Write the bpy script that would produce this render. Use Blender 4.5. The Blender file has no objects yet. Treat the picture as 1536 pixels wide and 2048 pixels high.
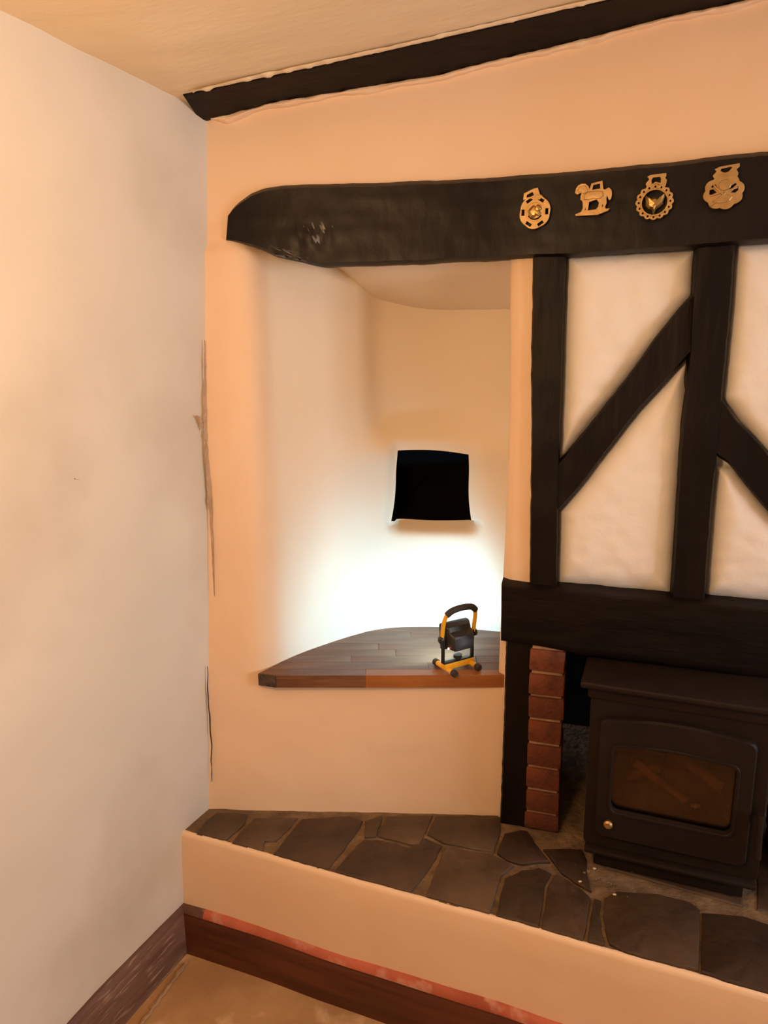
import bpy, bmesh, math, random
from mathutils import Vector, Matrix, noise
random.seed(7)
R_ = math.radians
SC = bpy.context.scene
COL = SC.collection

# ------------------------------------------------------------------ camera
F = 1420.0                      # focal length in pixels of the 1536x2048 frame
EYE = Vector((0, 0, 1.653))
ROT = Matrix.Rotation(R_(78), 3, 'X') @ Matrix.Rotation(R_(-0.6), 3, 'Z')
cd = bpy.data.cameras.new('camera')
cd.sensor_fit = 'VERTICAL'; cd.sensor_height = 36; cd.lens = F / 2048 * 36
cd.clip_start = 0.02
cam = bpy.data.objects.new('camera', cd); COL.objects.link(cam)
cam.matrix_world = Matrix.Translation(EYE) @ ROT.to_4x4()
SC.camera = cam

# ------------------------------------------------------------------ light
w = bpy.data.worlds.new('world'); SC.world = w; w.use_nodes = True
w.node_tree.nodes['Background'].inputs[0].default_value = (0.75, 0.86, 1.0, 1)
w.node_tree.nodes['Background'].inputs[1].default_value = 1.0

def lamp(name, kind, loc, energy, color, **kw):
    d = bpy.data.lights.new(name, kind); d.energy = energy; d.color = color
    for k, v in kw.items(): setattr(d, k, v)
    o = bpy.data.objects.new(name, d); COL.objects.link(o); o.location = loc
    return o
def aim(o, target):
    o.rotation_euler = (Vector(target) - o.location).to_track_quat('-Z', 'Y').to_euler()

# warm bulb of the room, daylight through the right-hand window
bulb = lamp('room_bulb', 'POINT', (-0.34, 0.36, 1.84), 35, (1.0, 0.60, 0.29), shadow_soft_size=0.10)
day = lamp('daylight', 'AREA', (2.86, 0.05, 1.45), 44, (0.94, 0.95, 1.0), shape='RECTANGLE', size=1.15, size_y=1.15)
aim(day, (-0.7, 1.0, 1.25))

SC.view_settings.view_transform = 'Standard'
SC.view_settings.look = 'None'
SC.view_settings.gamma = 1.0
SC.view_settings.use_curve_mapping = False
SC.view_settings.exposure = 0.0

# ------------------------------------------------------------------ measuring helpers
def ray(px, py):
    return ROT @ Vector(((px - 768) / F, -(py - 1024) / F, -1))
XJ = 0.30
def wall_y(x):                  # plan line of the old chimney wall: nearly square on, then turning
    s = (x - XJ) / .03
    sp = s if s > 30 else math.log1p(math.exp(s))
    return 1.85 - .052 * (x + .44) - .254 * .03 * sp
def hit(px, py, off=0.0):       # where a sight line meets the wall (off = metres proud of it)
    d = ray(px, py); lo, hi = .1, 8
    for _ in range(44):
        m = (lo + hi) / 2
        if m * d.y > wall_y(m * d.x) - off: hi = m
        else: lo = m
    return EYE + d * lo
def at_z(px, py, z):
    d = ray(px, py); return EYE + d * ((z - EYE.z) / d.z)
KL = .45
def left_x(y, z):
    return -.511 + (z - .58) * .0615 + (y - 1.85) * KL
def n3(p, s=1.0, seed=0.0):
    return noise.noise(Vector((p[0] * s + seed, p[1] * s - seed, p[2] * s + 2.3 * seed)))
def plaster(p, amp=1.0):        # hand-thrown plaster unevenness
    return amp * (.006 * n3(p, 2.1, 3.1) + .0028 * n3(p, 6.5, 8.2) + .0009 * n3(p, 21, 1.7))
def interp(pts, t):             # point at fraction t along a polyline by first coordinate or length
    L = [0]
    for a, b in zip(pts, pts[1:]): L.append(L[-1] + math.hypot(b[0] - a[0], b[1] - a[1]))
    d = t * L[-1]
    for i in range(len(pts) - 1):
        if d <= L[i + 1] or i == len(pts) - 2:
            u = (d - L[i]) / max(1e-9, L[i + 1] - L[i])
            return tuple(pts[i][k] + (pts[i + 1][k] - pts[i][k]) * u for k in range(len(pts[0])))
def chaikin(p, n=2):
    for _ in range(n):
        q = [p[0]]
        for a, b in zip(p, p[1:]):
            q.append(tuple(a[k] * .75 + b[k] * .25 for k in range(len(a))))
            q.append(tuple(a[k] * .25 + b[k] * .75 for k in range(len(a))))
        q.append(p[-1]); p = q
    return p

# ------------------------------------------------------------------ materials
def mat(name, col, rough=.8, col2=None, scale=6, detail=6, bump=.2, bscale=30, metal=0, stretch=(1, 1, 1),
        spec=.5, lo=.35, hi=.65, extra=None, coat=0, bdist=.01):
    m = bpy.data.materials.new(name); m.use_nodes = True
    nt = m.node_tree; b = nt.nodes['Principled BSDF']
    b.inputs['Roughness'].default_value = rough; b.inputs['Metallic'].default_value = metal
    b.inputs['Specular IOR Level'].default_value = spec
    if coat: b.inputs['Coat Weight'].default_value = coat
    tc = nt.nodes.new('ShaderNodeTexCoord'); mp = nt.nodes.new('ShaderNodeMapping')
    mp.inputs['Scale'].default_value = stretch
    nt.links.new(tc.outputs['Object'], mp.inputs[0])
    def nz(sc, det=detail):
        n = nt.nodes.new('ShaderNodeTexNoise'); n.inputs['Scale'].default_value = sc; n.inputs['Detail'].default_value = det
        nt.links.new(mp.outputs[0], n.inputs['Vector']); return n
    if col2:
        n = nz(scale); r = nt.nodes.new('ShaderNodeValToRGB')
        r.color_ramp.elements[0].position = lo; r.color_ramp.elements[1].position = hi
        r.color_ramp.elements[0].color = (*col, 1); r.color_ramp.elements[1].color = (*col2, 1)
        nt.links.new(n.outputs['Fac'], r.inputs[0]); out = r.outputs[0]
        if extra:                # second, sparser layer of wear
            c3, sc3, lo3, hi3 = extra
            n2 = nz(sc3, 8); r2 = nt.nodes.new('ShaderNodeValToRGB')
            r2.color_ramp.elements[0].position = lo3; r2.color_ramp.elements[1].position = hi3
            r2.color_ramp.elements[0].color = (0, 0, 0, 1); r2.color_ramp.elements[1].color = (1, 1, 1, 1)
            mx = nt.nodes.new('ShaderNodeMixRGB'); mx.inputs[2].default_value = (*c3, 1)
            nt.links.new(n2.outputs['Fac'], r2.inputs[0]); nt.links.new(r2.outputs[0], mx.inputs[0])
            nt.links.new(out, mx.inputs[1]); out = mx.outputs[0]
        nt.links.new(out, b.inputs['Base Color'])
    else: b.inputs['Base Color'].default_value = (*col, 1)
    if bump:
        n = nz(bscale); bp = nt.nodes.new('ShaderNodeBump'); bp.inputs['Strength'].default_value = bump
        bp.inputs['Distance'].default_value = bdist
        nt.links.new(n.outputs['Fac'], bp.inputs['Height']); nt.links.new(bp.outputs[0], b.inputs['Normal'])
    return m

M = {}
M['cream'] = mat('peach_cream_plaster', (.82, .59, .40), .75, (.84, .625, .44), 2.2, bump=.22, bscale=11, spec=.25)
M['white'] = mat('white_plaster', (.70, .645, .565), .75, (.74, .69, .615), 1.8, bump=.22, bscale=9, spec=.25,
                 extra=((.50, .43, .32), 1.7, .50, .85))
M['alcove'] = mat('alcove_plaster', (.80, .69, .54), .75, (.83, .725, .585), 2.5, bump=.2, bscale=10, spec=.25)
def warm_cool_blend(name, a, b):
    m = a.copy(); m.name = name; nt = m.node_tree; p = nt.nodes['Principled BSDF']
    src = p.inputs['Base Color'].links[0].from_socket
    br = [n for n in b.node_tree.nodes if n.type == 'VALTORGB'][0]; ar = [n for n in nt.nodes if n.type == 'VALTORGB'][0]
    r2 = nt.nodes.new('ShaderNodeValToRGB')
    for k in (0, 1):
        r2.color_ramp.elements[k].position = br.color_ramp.elements[k].position; r2.color_ramp.elements[k].color = br.color_ramp.elements[k].color
    nt.links.new(ar.inputs[0].links[0].from_socket, r2.inputs[0])
    at = nt.nodes.new('ShaderNodeAttribute'); at.attribute_name = 'warm_light'
    mx = nt.nodes.new('ShaderNodeMixRGB')
    nt.links.new(at.outputs['Fac'], mx.inputs[0]); nt.links.new(src, mx.inputs[1]); nt.links.new(r2.outputs[0], mx.inputs[2]); nt.links.new(mx.outputs[0], p.inputs['Base Color'])
    return m
M['alcove_pier'] = warm_cool_blend('alcove_and_pier_plaster', M['alcove'], M['cream'])
M['panel'] = mat('panel_plaster', (.82, .785, .76), .7, (.85, .82, .79), 3, bump=.4, bscale=12, spec=.3)
M['ceil'] = mat('ceiling_plaster', (.85, .68, .46), .7, (.87, .72, .51), 2.5, bump=.3, bscale=9, stretch=(1, 2.2, 1), spec=.3)
M['timber'] = mat('black_painted_oak', (.0042, .0024, .0017), .52, (.0095, .005, .0034), 5, bump=.5, bscale=22, stretch=(.35, 1, 2.2), spec=.17, bdist=.006)
M['timber_v'] = mat('black_painted_oak_upright', (.0042, .0024, .0017), .5, (.0095, .005, .0034), 5, bump=.5, bscale=22, stretch=(2.2, 1, .35), spec=.17, bdist=.006)
M['timber_gloss'] = mat('black_gloss_oak', (.0042, .0024, .0017), .42, (.0085, .0046, .0032), 4, bump=.3, bscale=14, stretch=(1.4, 1, .8), spec=.24, bdist=.008)
M['slate'] = mat('hearth_slate', (.055, .033, .019), .6, (.105, .064, .037), 7, bump=.5, bscale=26, spec=.35)
M['mortar'] = mat('hearth_mortar', (.115, .070, .036), .9, (.21, .135, .072), 22, bump=.7, bscale=60)
M['grout'] = mat('brick_mortar', (.30, .18, .10), .9, (.42, .27, .16), 30, bump=.6, bscale=80)
M['brick'] = mat('red_brick', (.14, .032, .008), .85, (.22, .060, .016), 18, bump=.6, bscale=70, extra=((.09, .022, .008), 9, .52, .66))
M['soot'] = mat('sooty_masonry', (.004, .003, .0025), .95, (.007, .0055, .0045), 8, bump=.5, bscale=30, spec=.1)
M['iron'] = mat('stove_cast_iron', (.012, .0068, .0044), .6, (.016, .0092, .006), 10, bump=.12, bscale=160, spec=.22, bdist=.002)
M['brass'] = mat('aged_brass', (.42, .27, .11), .45, (.52, .35, .16), 40, bump=.15, bscale=200, metal=.85, bdist=.002)
M['brass_hi'] = mat('polished_brass', (.52, .34, .13), .36, (.42, .27, .10), 60, bump=.2, bscale=260, metal=.9, bdist=.002)
M['oak'] = mat('shelf_hardwood', (.11, .046, .021), .42, (.20, .09, .043), 5, bump=.1, bscale=40, stretch=(.8, 9, 9), spec=.35, extra=((.22, .11, .055), 8, .55, .8))
M['oak_d'] = mat('shelf_hardwood_mid', (.11, .046, .020), .5, (.18, .08, .036), 5, bump=.1, bscale=40, stretch=(.8, 9, 9), spec=.35)
M['oak_b'] = mat('shelf_hardwood_pale', (.26, .12, .05), .38, (.17, .075, .032), 5, bump=.1, bscale=40, stretch=(.8, 9, 9), spec=.5)
M['oak_c'] = mat('shelf_hardwood_orange', (.36, .13, .03), .42, (.26, .085, .02), 5, bump=.1, bscale=40, stretch=(.8, 9, 9), spec=.5)
M['end_grain'] = mat('dark_end_grain', (.035, .020, .012), .7, (.09, .06, .04), 40, bump=.4, bscale=80)
M['skirt'] = mat('mahogany_skirting', (.060, .016, .007), .36, (.115, .032, .012), 5, bump=.12, bscale=40, stretch=(.7, .7, 8), spec=.5)
M['skirt_red'] = mat('worn_red_skirting_top', (.52, .135, .075), .45, (.34, .075, .035), 6, bump=.2, bscale=40, extra=((.62, .33, .24), 14, .55, .7))
M['skirt_old'] = mat('dusty_skirting', (.105, .048, .03), .5, (.17, .09, .06), 6, bump=.2, bscale=40, stretch=(.7, .7, 6), extra=((.36, .23, .17), 20, .58, .7))
M['floor'] = mat('dusty_screed', (.34, .185, .075), .85, (.46, .27, .125), 5, bump=.4, bscale=24, extra=((.60, .40, .22), 9, .58, .72))
M['yellow'] = mat('yellow_paint', (.90, .48, .02), .4, bump=0)
M['plastic'] = mat('black_plastic', (.016, .015, .015), .42, (.022, .02, .02), 40, bump=.1, bscale=300, bdist=.001)
M['rubber'] = mat('brown_black_rubber', (.030, .021, .016), .7, (.04, .028, .02), 60, bump=.15, bscale=300, bdist=.001)
M['steel'] = mat('dark_steel', (.03, .03, .032), .4, metal=.6, bump=0)
M['log'] = mat('charred_log', (.16, .075, .03), .85, (.32, .16, .07), 14, bump=.6, bscale=40)
M['ash'] = mat('wood_ash', (.13, .065, .03), .95, (.23, .125, .06), 20, bump=.6, bscale=60)
M['crack'] = mat('exposed_brown_plaster', (.42, .28, .18), .95, (.52, .37, .26), 30, bump=.5, bscale=90)
M['gap'] = mat('dark_gap', (.05, .028, .016), .95, (.09, .05, .03), 30, bump=.3, bscale=90)
M['chip'] = mat('pale_plaster_chip', (.62, .50, .40), .9, (.75, .64, .54), 40, bump=.3, bscale=90)
M['frame'] = mat('white_window_frame', (.7, .7, .68), .5, bump=0)
def glass_mat(name, col, rough=.05):
    m = bpy.data.materials.new(name); m.use_nodes = True; nt = m.node_tree
    nt.nodes.remove(nt.nodes['Principled BSDF'])
    out = nt.nodes['Material Output']
    t = nt.nodes.new('ShaderNodeBsdfTransparent'); t.inputs[0].default_value = (*col, 1)
    g = nt.nodes.new('ShaderNodeBsdfGlossy'); g.inputs['Roughness'].default_value = rough
    fr = nt.nodes.new('ShaderNodeFresnel'); fr.inputs[0].default_value = 1.5
    mx = nt.nodes.new('ShaderNodeMixShader')
    for a, b in ((fr.outputs[0], mx.inputs[0]), (t.outputs[0], mx.inputs[1]), (g.outputs[0], mx.inputs[2]), (mx.outputs[0], out.inputs[0])): nt.links.new(a, b)
    return m
M['glass'] = glass_mat('smoked_stove_glass', (.80, .66, .50), .12)
M['window_glass'] = glass_mat('clear_glass', (.98, .98, .98))
def emit_mat(name, col, s):
    m = bpy.data.materials.new(name); m.use_nodes = True; b = m.node_tree.nodes['Principled BSDF']
    b.inputs['Emission Color'].default_value = (*col, 1); b.inputs['Emission Strength'].default_value = s
    return m
M['led'] = emit_mat('led_panel', (.9, .97, 1), 12)
M['red_led'] = emit_mat('red_indicator', (1, .35, .3), 4)

# ------------------------------------------------------------------ building helpers
def link(name, me, m, parent=None, loc=None, rot=None, smooth=True):
    o = bpy.data.objects.new(name, me); COL.objects.link(o)
    if m is not None:
        if isinstance(m, (list, tuple)):
            for q in m: me.materials.append(q)
        else: me.materials.append(m)
    if smooth:
        for p in me.polygons: p.use_smooth = True
    if parent: o.parent = parent
    if loc is not None: o.location = loc
    if rot is not None: o.rotation_euler = rot
    return o
def mesh(name, verts, faces, m, parent=None, smooth=True, center=False, fix=True, mi=None):
    vs = [Vector(v) for v in verts]; loc = None
    if center:
        lo = Vector((min(v[k] for v in vs) for k in range(3))); hi = Vector((max(v[k] for v in vs) for k in range(3)))
        loc = Vector(((lo.x + hi.x) / 2, (lo.y + hi.y) / 2, lo.z)); vs = [v - loc for v in vs]
        if parent: loc = loc - parent.location
    me = bpy.data.meshes.new(name); me.from_pydata([tuple(v) for v in vs], [], faces)
    if mi:
        for p, k in zip(me.polygons, mi): p.material_index = k
    if fix:
        bm = bmesh.new(); bm.from_mesh(me); bmesh.ops.recalc_face_normals(bm, faces=bm.faces); bm.to_mesh(me); bm.free()
    return link(name, me, m, parent, loc, None, smooth)
def from_bm(name, bm, m, parent=None, loc=None, rot=None, smooth=True):
    bmesh.ops.recalc_face_normals(bm, faces=bm.faces)
    me = bpy.data.meshes.new(name); bm.to_mesh(me); bm.free()
    return link(name, me, m, parent, loc, rot, smooth)
def autosmooth(o, deg=35):
    me = o.data; bm = bmesh.new(); bm.from_mesh(me)
    for e in bm.edges:
        e.smooth = not (len(e.link_faces) == 2 and e.calc_face_angle(0) > R_(deg))
    bm.to_mesh(me); bm.free(); return o
def patch(name, fn, nu, nv, m, parent=None, kind='structure', skip=None):
    vs = [fn(i / nu, j / nv) for j in range(nv + 1) for i in range(nu + 1)]
    fs = [(j * (nu + 1) + i, j * (nu + 1) + i + 1, (j + 1) * (nu + 1) + i + 1, (j + 1) * (nu + 1) + i)
          for j in range(nv) for i in range(nu) if not (skip and skip(i, j))]
    o = mesh(name, vs, fs, m, parent, fix=False)
    if kind and not parent: o['kind'] = kind
    return o
def thing(name, label, cat, loc=(0, 0, 0), rotz=0, group=None):
    o = bpy.data.objects.new(name, None); COL.objects.link(o); o.location = loc; o.rotation_euler = (0, 0, rotz)
    o.empty_display_size = .05
    return tag(o, label, cat, group)
def tag(o, label, cat, group=None):
    o['label'] = label; o['category'] = cat
    if group: o['group'] = group
    return o
def box_bm(bm, c, s, bev=0, rot=None, seg=2):
    r = bmesh.ops.create_cube(bm, size=1)
    vs = r['verts']
    mt = Matrix.Translation(Vector(c)) @ (rot.to_4x4() if rot else Matrix.Identity(4)) @ Matrix.Diagonal((*s, 1))
    bmesh.ops.transform(bm, matrix=mt, verts=vs)
    if bev:
        es = list({e for v in vs for e in v.link_edges})
        bmesh.ops.bevel(bm, geom=es, offset=bev, segments=seg, affect='EDGES', profile=.5)
def box(name, c, s, m, parent=None, bev=.002, rot=None, seg=2):
    bm = bmesh.new(); box_bm(bm, (0, 0, 0), s, bev, rot, seg)
    return autosmooth(from_bm(name, bm, m, parent, Vector(c)))
def tube_bm(bm, path, rad, n=12, cap=True):
    path = [Vector(p) for p in path]; rings = []
    rr = rad if isinstance(rad, (list, tuple)) else [rad] * len(path)
    up = None
    for i, p in enumerate(path):
        t = (path[min(i + 1, len(path) - 1)] - path[max(i - 1, 0)]).normalized()
        if up is None: up = t.orthogonal().normalized()
        up = (up - t * up.dot(t)).normalized(); sd = t.cross(up)
        rings.append([bm.verts.new(p + (up * math.cos(a) + sd * math.sin(a)) * rr[i]) for a in [2 * math.pi * k / n for k in range(n)]])
    for a, b in zip(rings, rings[1:]):
        for k in range(n): bm.faces.new((a[k], a[(k + 1) % n], b[(k + 1) % n], b[k]))
    if cap:
        bm.faces.new(rings[0]); bm.faces.new(rings[-1])
def tube(name, path, rad, m, parent=None, n=12):
    bm = bmesh.new(); tube_bm(bm, path, rad, n); return autosmooth(from_bm(name, bm, m, parent), 50)
def prism(name, poly, z0, z1, m, parent=None, bev=.003, jit=0, center=True, tilt=0, seg=1):
    """polygon slab with worn upper edge: poly = list of (x, y)"""
    n = len(poly); cx = sum(p[0] for p in poly) / n; cy = sum(p[1] for p in poly) / n
    def inset(p, d):
        v = Vector((cx - p[0], cy - p[1])); l = v.length; v = v / l * min(d, l * .4)
        return (p[0] + v.x, p[1] + v.y)
    tx, ty = random.uniform(-tilt, tilt), random.uniform(-tilt, tilt)
    vs = [(p[0], p[1], z0) for p in poly] + [(p[0], p[1], z1 - bev + (p[0] - cx) * tx + (p[1] - cy) * ty) for p in poly]
    q = [inset(p, bev * 1.4) for p in poly]
    vs += [(p[0], p[1], z1 + random.uniform(-jit, jit) + (p[0] - cx) * tx + (p[1] - cy) * ty) for p in q]
    vs.append((cx, cy, z1 + jit * .5))
    fs = [tuple(range(n))[::-1]]
    for i in range(n):
        j = (i + 1) % n
        fs += [(i, j, n + j, n + i), (n + i, n + j, 2 * n + j, 2 * n + i), (2 * n + i, 2 * n + j, 3 * n)]
    return autosmooth(mesh(name, vs, fs, m, parent, center=center), 40)

# ------------------------------------------------------------------ the setting
CB_T = [(366, 190), (541, 153), (799, 97), (992, 52), (1104, 26), (1209, 2), (1600, -92), (2000, -190)]
CB_B = [(402, 244), (453, 233), (541, 209), (670, 187), (815, 163), (879, 153), (935, 137), (1024, 115), (1104, 97), (1233, 64), (1338, 36), (1474, 8), (1600, -25), (2000, -130)]
CB_Z = [(q.x, q.z + .006) for q in (hit(*interp(CB_T, k / 24), .128) for k in range(25))]
def ceil_z(x, y):               # the ceiling follows the beam, rising to the right
    b = CB_Z[0][1] if x <= CB_Z[0][0] else CB_Z[-1][1]
    for (x0, z0_), (x1, z1_) in zip(CB_Z, CB_Z[1:]):
        if x0 <= x < x1: b = z0_ + (z1_ - z0_) * (x - x0) / (x1 - x0)
    return b + .004 * n3((x, y, 0), 2.4, 4) + .002 * n3((x, y * 2, 0), 8, 2)

# left wall, leaning a little and running away towards the corner
def f_left(u, v):
    y = -2.6 + 4.50 * u ** .6; z = -.02 + 2.6 * v
    x = left_x(y, z); d = plaster((x, y, z), 1.2)
    return Vector((x + d * .9, y - d * .4, z))
wall_left = patch('wall_left', f_left, 150, 110, M['white'])

# upper chimney wall above the long beam
def wall_pt(x, z, amp=1.0, off=0.0):
    y = wall_y(x); d = plaster((x, y, z), amp)
    return Vector((x, y - d - off, z))
def f_upper(u, v):
    z = 1.95 + .72 * v
    x = -.56 + 2.96 * u ** 1.25
    return wall_pt(x, z)
patch('wall_upper', f_upper, 190, 44, M['cream'])
def f_lower(u, v):
    return wall_pt(-.62 + .99 * u, .34 + .46 * v)
patch('wall_lower', f_lower, 80, 40, M['cream'])

# pier and curved alcove as one plastered surface
plan = [(-.62, wall_y(-.62)), (-.42, wall_y(-.42)), (-.385, 1.846), (-.345, 1.852), (-.312, 1.882), (-.282, 1.922), (-.24, 1.97), (-.16, 2.045), (-.08, 2.112),
        (-.02, 2.145), (.05, 2.163), (.13, 2.164), (.21, 2.157), (.36, 2.115), (.46, 2.085)]
plan = chaikin(plan, 2)
PL = [0]
for a, b in zip(plan, plan[1:]): PL.append(PL[-1] + math.hypot(b[0] - a[0], b[1] - a[1]))
def plan_at(s):
    s = max(0, min(PL[-1] - 1e-6, s))
    for i in range(len(plan) - 1):
        if s <= PL[i + 1]:
            u = (s - PL[i]) / (PL[i + 1] - PL[i]); a, b = plan[i], plan[i + 1]
            t = Vector((b[0] - a[0], b[1] - a[1])).normalized()
            return a[0] + (b[0] - a[0]) * u, a[1] + (b[1] - a[1]) * u, Vector((-t.y, t.x, 0))
def plan_hit(px, py):
    d = ray(px, py); best = None
    for i in range(len(plan) - 1):
        a, b = plan[i], plan[i + 1]; ex, ey = b[0] - a[0], b[1] - a[1]
        den = d.x * ey - d.y * ex
        if abs(den) < 1e-9: continue
        t = (a[0] * ey - a[1] * ex) / den; u = (a[0] * d.y - a[1] * d.x) / den
        if t > 0 and 0 <= u <= 1 and a[0] > -.2: best = (PL[i] + u * (PL[i + 1] - PL[i]), EYE.z + t * d.z)
    return best
NC = [plan_hit(*p) for p in ((797, 900), (935, 908), (942, 1048), (785, 1045))]   # corners of the flue hole: tl tr br bl
s0 = (NC[0][0] + NC[3][0]) / 2; s1 = (NC[1][0] + NC[2][0]) / 2
z1 = (NC[0][1] + NC[1][1]) / 2; z0 = (NC[2][1] + NC[3][1]) / 2
ZB, ZT = .795, 1.99
NS1, NS2, NS3 = 130, 24, 22
S = [s0 * i / NS1 for i in range(NS1)] + [s0 + (s1 - s0) * i / NS2 for i in range(NS2)] + [s1 + (PL[-1] - s1) * i / NS3 for i in range(NS3 + 1)]
NZ1, NZ2, NZ3 = 44, 26, 70
Z = [ZB + (z0 - ZB) * i / NZ1 for i in range(NZ1)] + [z0 + (z1 - z0) * i / NZ2 for i in range(NZ2)] + [z1 + (ZT - z1) * i / NZ3 for i in range(NZ3 + 1)]
corner_d = {(0, 1): (NC[0][0] - s0, NC[0][1] - z1), (1, 1): (NC[1][0] - s1, NC[1][1] - z1), (1, 0): (NC[2][0] - s1, NC[2][1] - z0), (0, 0): (NC[3][0] - s0, NC[3][1] - z0)}
def smooth(a, b, x):
    t = max(0, min(1, (x - a) / (b - a))); return t * t * (3 - 2 * t)
def alcove_pt(s, z):
    u = max(0, min(1, (s - s0) / (s1 - s0))); v = max(0, min(1, (z - z0) / (z1 - z0)))
    ds = max(0, s0 - s, s - s1); dz = max(0, z0 - z, z - z1); dist = math.hypot(ds, dz)
    w_ = math.exp(-(dist / .06) ** 2)
    for (a, b), (cs, cz) in corner_d.items():
        k = (u if a else 1 - u) * (v if b else 1 - v) * w_
        s += cs * k; z += cz * k
    z += w_ * .006 * math.sin(u * math.pi) * (1 if v > .5 else -1.2) * abs(2 * v - 1)
    s += w_ * .005 * math.sin(v * math.pi * 1.4) * (-1 if u > .5 else 1) * abs(2 * u - 1)
    x, y, nn = plan_at(s)
    d = plaster((x, y, z))
    rec = .016 * math.exp(-(dist / .022) ** 2)                       # plaster dips into the hole
    if z < z0: rec += .045 * math.exp(-((z0 - z) / .028) ** 2) * smooth(s0 - .03, s0 + .03, s) * (1 - smooth(s1 - .01, s1 + .05, s))
    d += .012 * (1 - smooth(1.915, 1.945, z)) * smooth(1.1, 1.7, z) * (1 - smooth(S_PIER - .06, S_PIER + .02, s))
    swell = .030 * math.exp(-((z - (z1 + .005)) / .055) ** 2) * math.exp(-((s - (s0 + s1) / 2) / .24) ** 4)   # swelling over the hole
    back = .030 * smooth(z1 + .03, z1 + .14, z) * smooth(s0 - .12, s0 - .02, s)
    return Vector((x, y, z)) + nn * (rec - swell + back) - nn * d
S_PIER = next(PL[i] for i in range(len(plan)) if plan[i][0] > -.305)        # warm room light put into the pier's colour fades out on its rounded edge
vs = [alcove_pt(s, z) for z in Z for s in S]; ns = len(S); fs = []
for j in range(len(Z) - 1):
    for i in range(ns - 1):
        if NS1 <= i < NS1 + NS2 and NZ1 <= j < NZ1 + NZ2: continue
        fs.append((j * ns + i, j * ns + i + 1, (j + 1) * ns + i + 1, (j + 1) * ns + i))
wall_alcove = mesh('wall_alcove', vs, fs, M['alcove_pier'], fix=False)
wa = wall_alcove.data.attributes.new('warm_light', 'FLOAT', 'POINT')
for k in range(len(vs)): wa.data[k].value = 1 - smooth(S_PIER - .03, S_PIER + .045, S[k % ns])
wall_alcove['kind'] = 'structure'
ring = [(i, NZ1) for i in range(NS1, NS1 + NS2)] + [(NS1 + NS2, j) for j in range(NZ1, NZ1 + NZ2)] + \
       [(i, NZ1 + NZ2) for i in range(NS1 + NS2, NS1, -1)] + [(NS1, j) for j in range(NZ1 + NZ2, NZ1, -1)]
rv = [vs[j * ns + i] for i, j in ring]; n = len(rv); cc = sum(rv, Vector()) / n
hv = list(rv)
for k, dep in enumerate((.012, .10, .26)):
    hv += [p + (p - cc) * (.04 * (k + 1)) + Vector((.10, 1, .05)) * dep for p in rv]
hv.append(cc + Vector((.03, .27, .02)))
hf = [(a * n + i, a * n + (i + 1) % n, (a + 1) * n + (i + 1) % n, (a + 1) * n + i) for a in range(3) for i in range(n)]
hf += [(3 * n + i, 3 * n + (i + 1) % n, 4 * n) for i in range(n)]
mesh('flue_hole_lining', hv, hf, M['soot'], wall_alcove, fix=False)

# alcove soffit: lumpy plaster falling towards the back
def f_soffit(u, v):
    x = -.36 + .80 * u
    fy = wall_y(x) + .02; by = 2.22
    y = fy + (by - fy) * v
    zf = 1.905; zb = 1.825 - .12 * (x - 0) if x > -.1 else 1.837
    e = v * v * (3 - 2 * v) * .75 + v * .25
    z = zf + (zb - zf) * e + .006 * n3((x, y, 0), 9, 5) + .018 * n3((x, y, .3), 4, 9)
    if x < -.02: z += .05 * smooth(-.02, -.16, x)
    return Vector((x, y, z))
patch('alcove_soffit', f_soffit, 60, 30, M['alcove'], wall_alcove)

# fireplace wall: plaster jamb at the alcove edge, then infill panels between timbers
def f_jamb(u, v):
    z = .36 + 1.60 * v
    e = .315 - .006 * math.sin(v * 7)
    prof = [(e + .09, 2.09), (e + .03, 1.92), (e + .004, 1.835), (e + .002, 1.815), (e + .016, 1.800), (e + .05, 1.789), (.405, 1.781)]
    x, y = interp(prof, u)
    d = plaster((x, y, z), .8)
    return Vector((x, y - d * .6, z))
wall_fire = patch('wall_fireplace', f_jamb, 40, 60, M['cream'])
def quad_panel(name, c, outline, nu=60, nv=70):
    """pillowed plaster between timbers; c = four corners, outline = visible edge"""
    def dist(p):
        b = 1e9
        for (ax, ay), (bx, by) in zip(outline, outline[1:] + outline[:1]):
            l2 = (bx - ax) ** 2 + (by - ay) ** 2; t = max(0, min(1, ((p[0] - ax) * (bx - ax) + (p[1] - ay) * (by - ay)) / l2))
            b = min(b, math.hypot(p[0] - ax - t * (bx - ax), p[1] - ay - t * (by - ay)))
        ins = False
        for (ax, ay), (bx, by) in zip(outline, outline[1:] + outline[:1]):
            if (ay > p[1]) != (by > p[1]) and p[0] < (bx - ax) * (p[1] - ay) / (by - ay) + ax: ins = not ins
        return b if ins else -b
    def fn(u, v):
        u = .5 - .5 * math.cos(math.pi * u); v = .5 - .5 * math.cos(math.pi * v)
        a = [c[0][k] * (1 - u) + c[1][k] * u for k in (0, 1)]; b = [c[3][k] * (1 - u) + c[2][k] * u for k in (0, 1)]
        p = [a[k] * (1 - v) + b[k] * v for k in (0, 1)]
        d = dist(p)
        q = hit(p[0], p[1], -.004)
        off = -.034 * math.exp(-max(d, 0) / 15) - (.012 if d < 0 else 0)
        rough_ = .0028 * n3(q, 7, 6) + .0026 * n3((q.x * 1.2, q.y, q.z * 1.8), 20, 2)
        return hit(p[0], p[1], -.004 + off + rough_)
    return patch(name, fn, nu, nv, M['panel'], wall_fire)
quad_panel('plaster_panel', [(1112, 490), (1412, 478), (1402, 640), (1098, 990)], [(1132, 512), (1390, 500), (1385, 588), (1264, 744), (1118, 923)])
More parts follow.
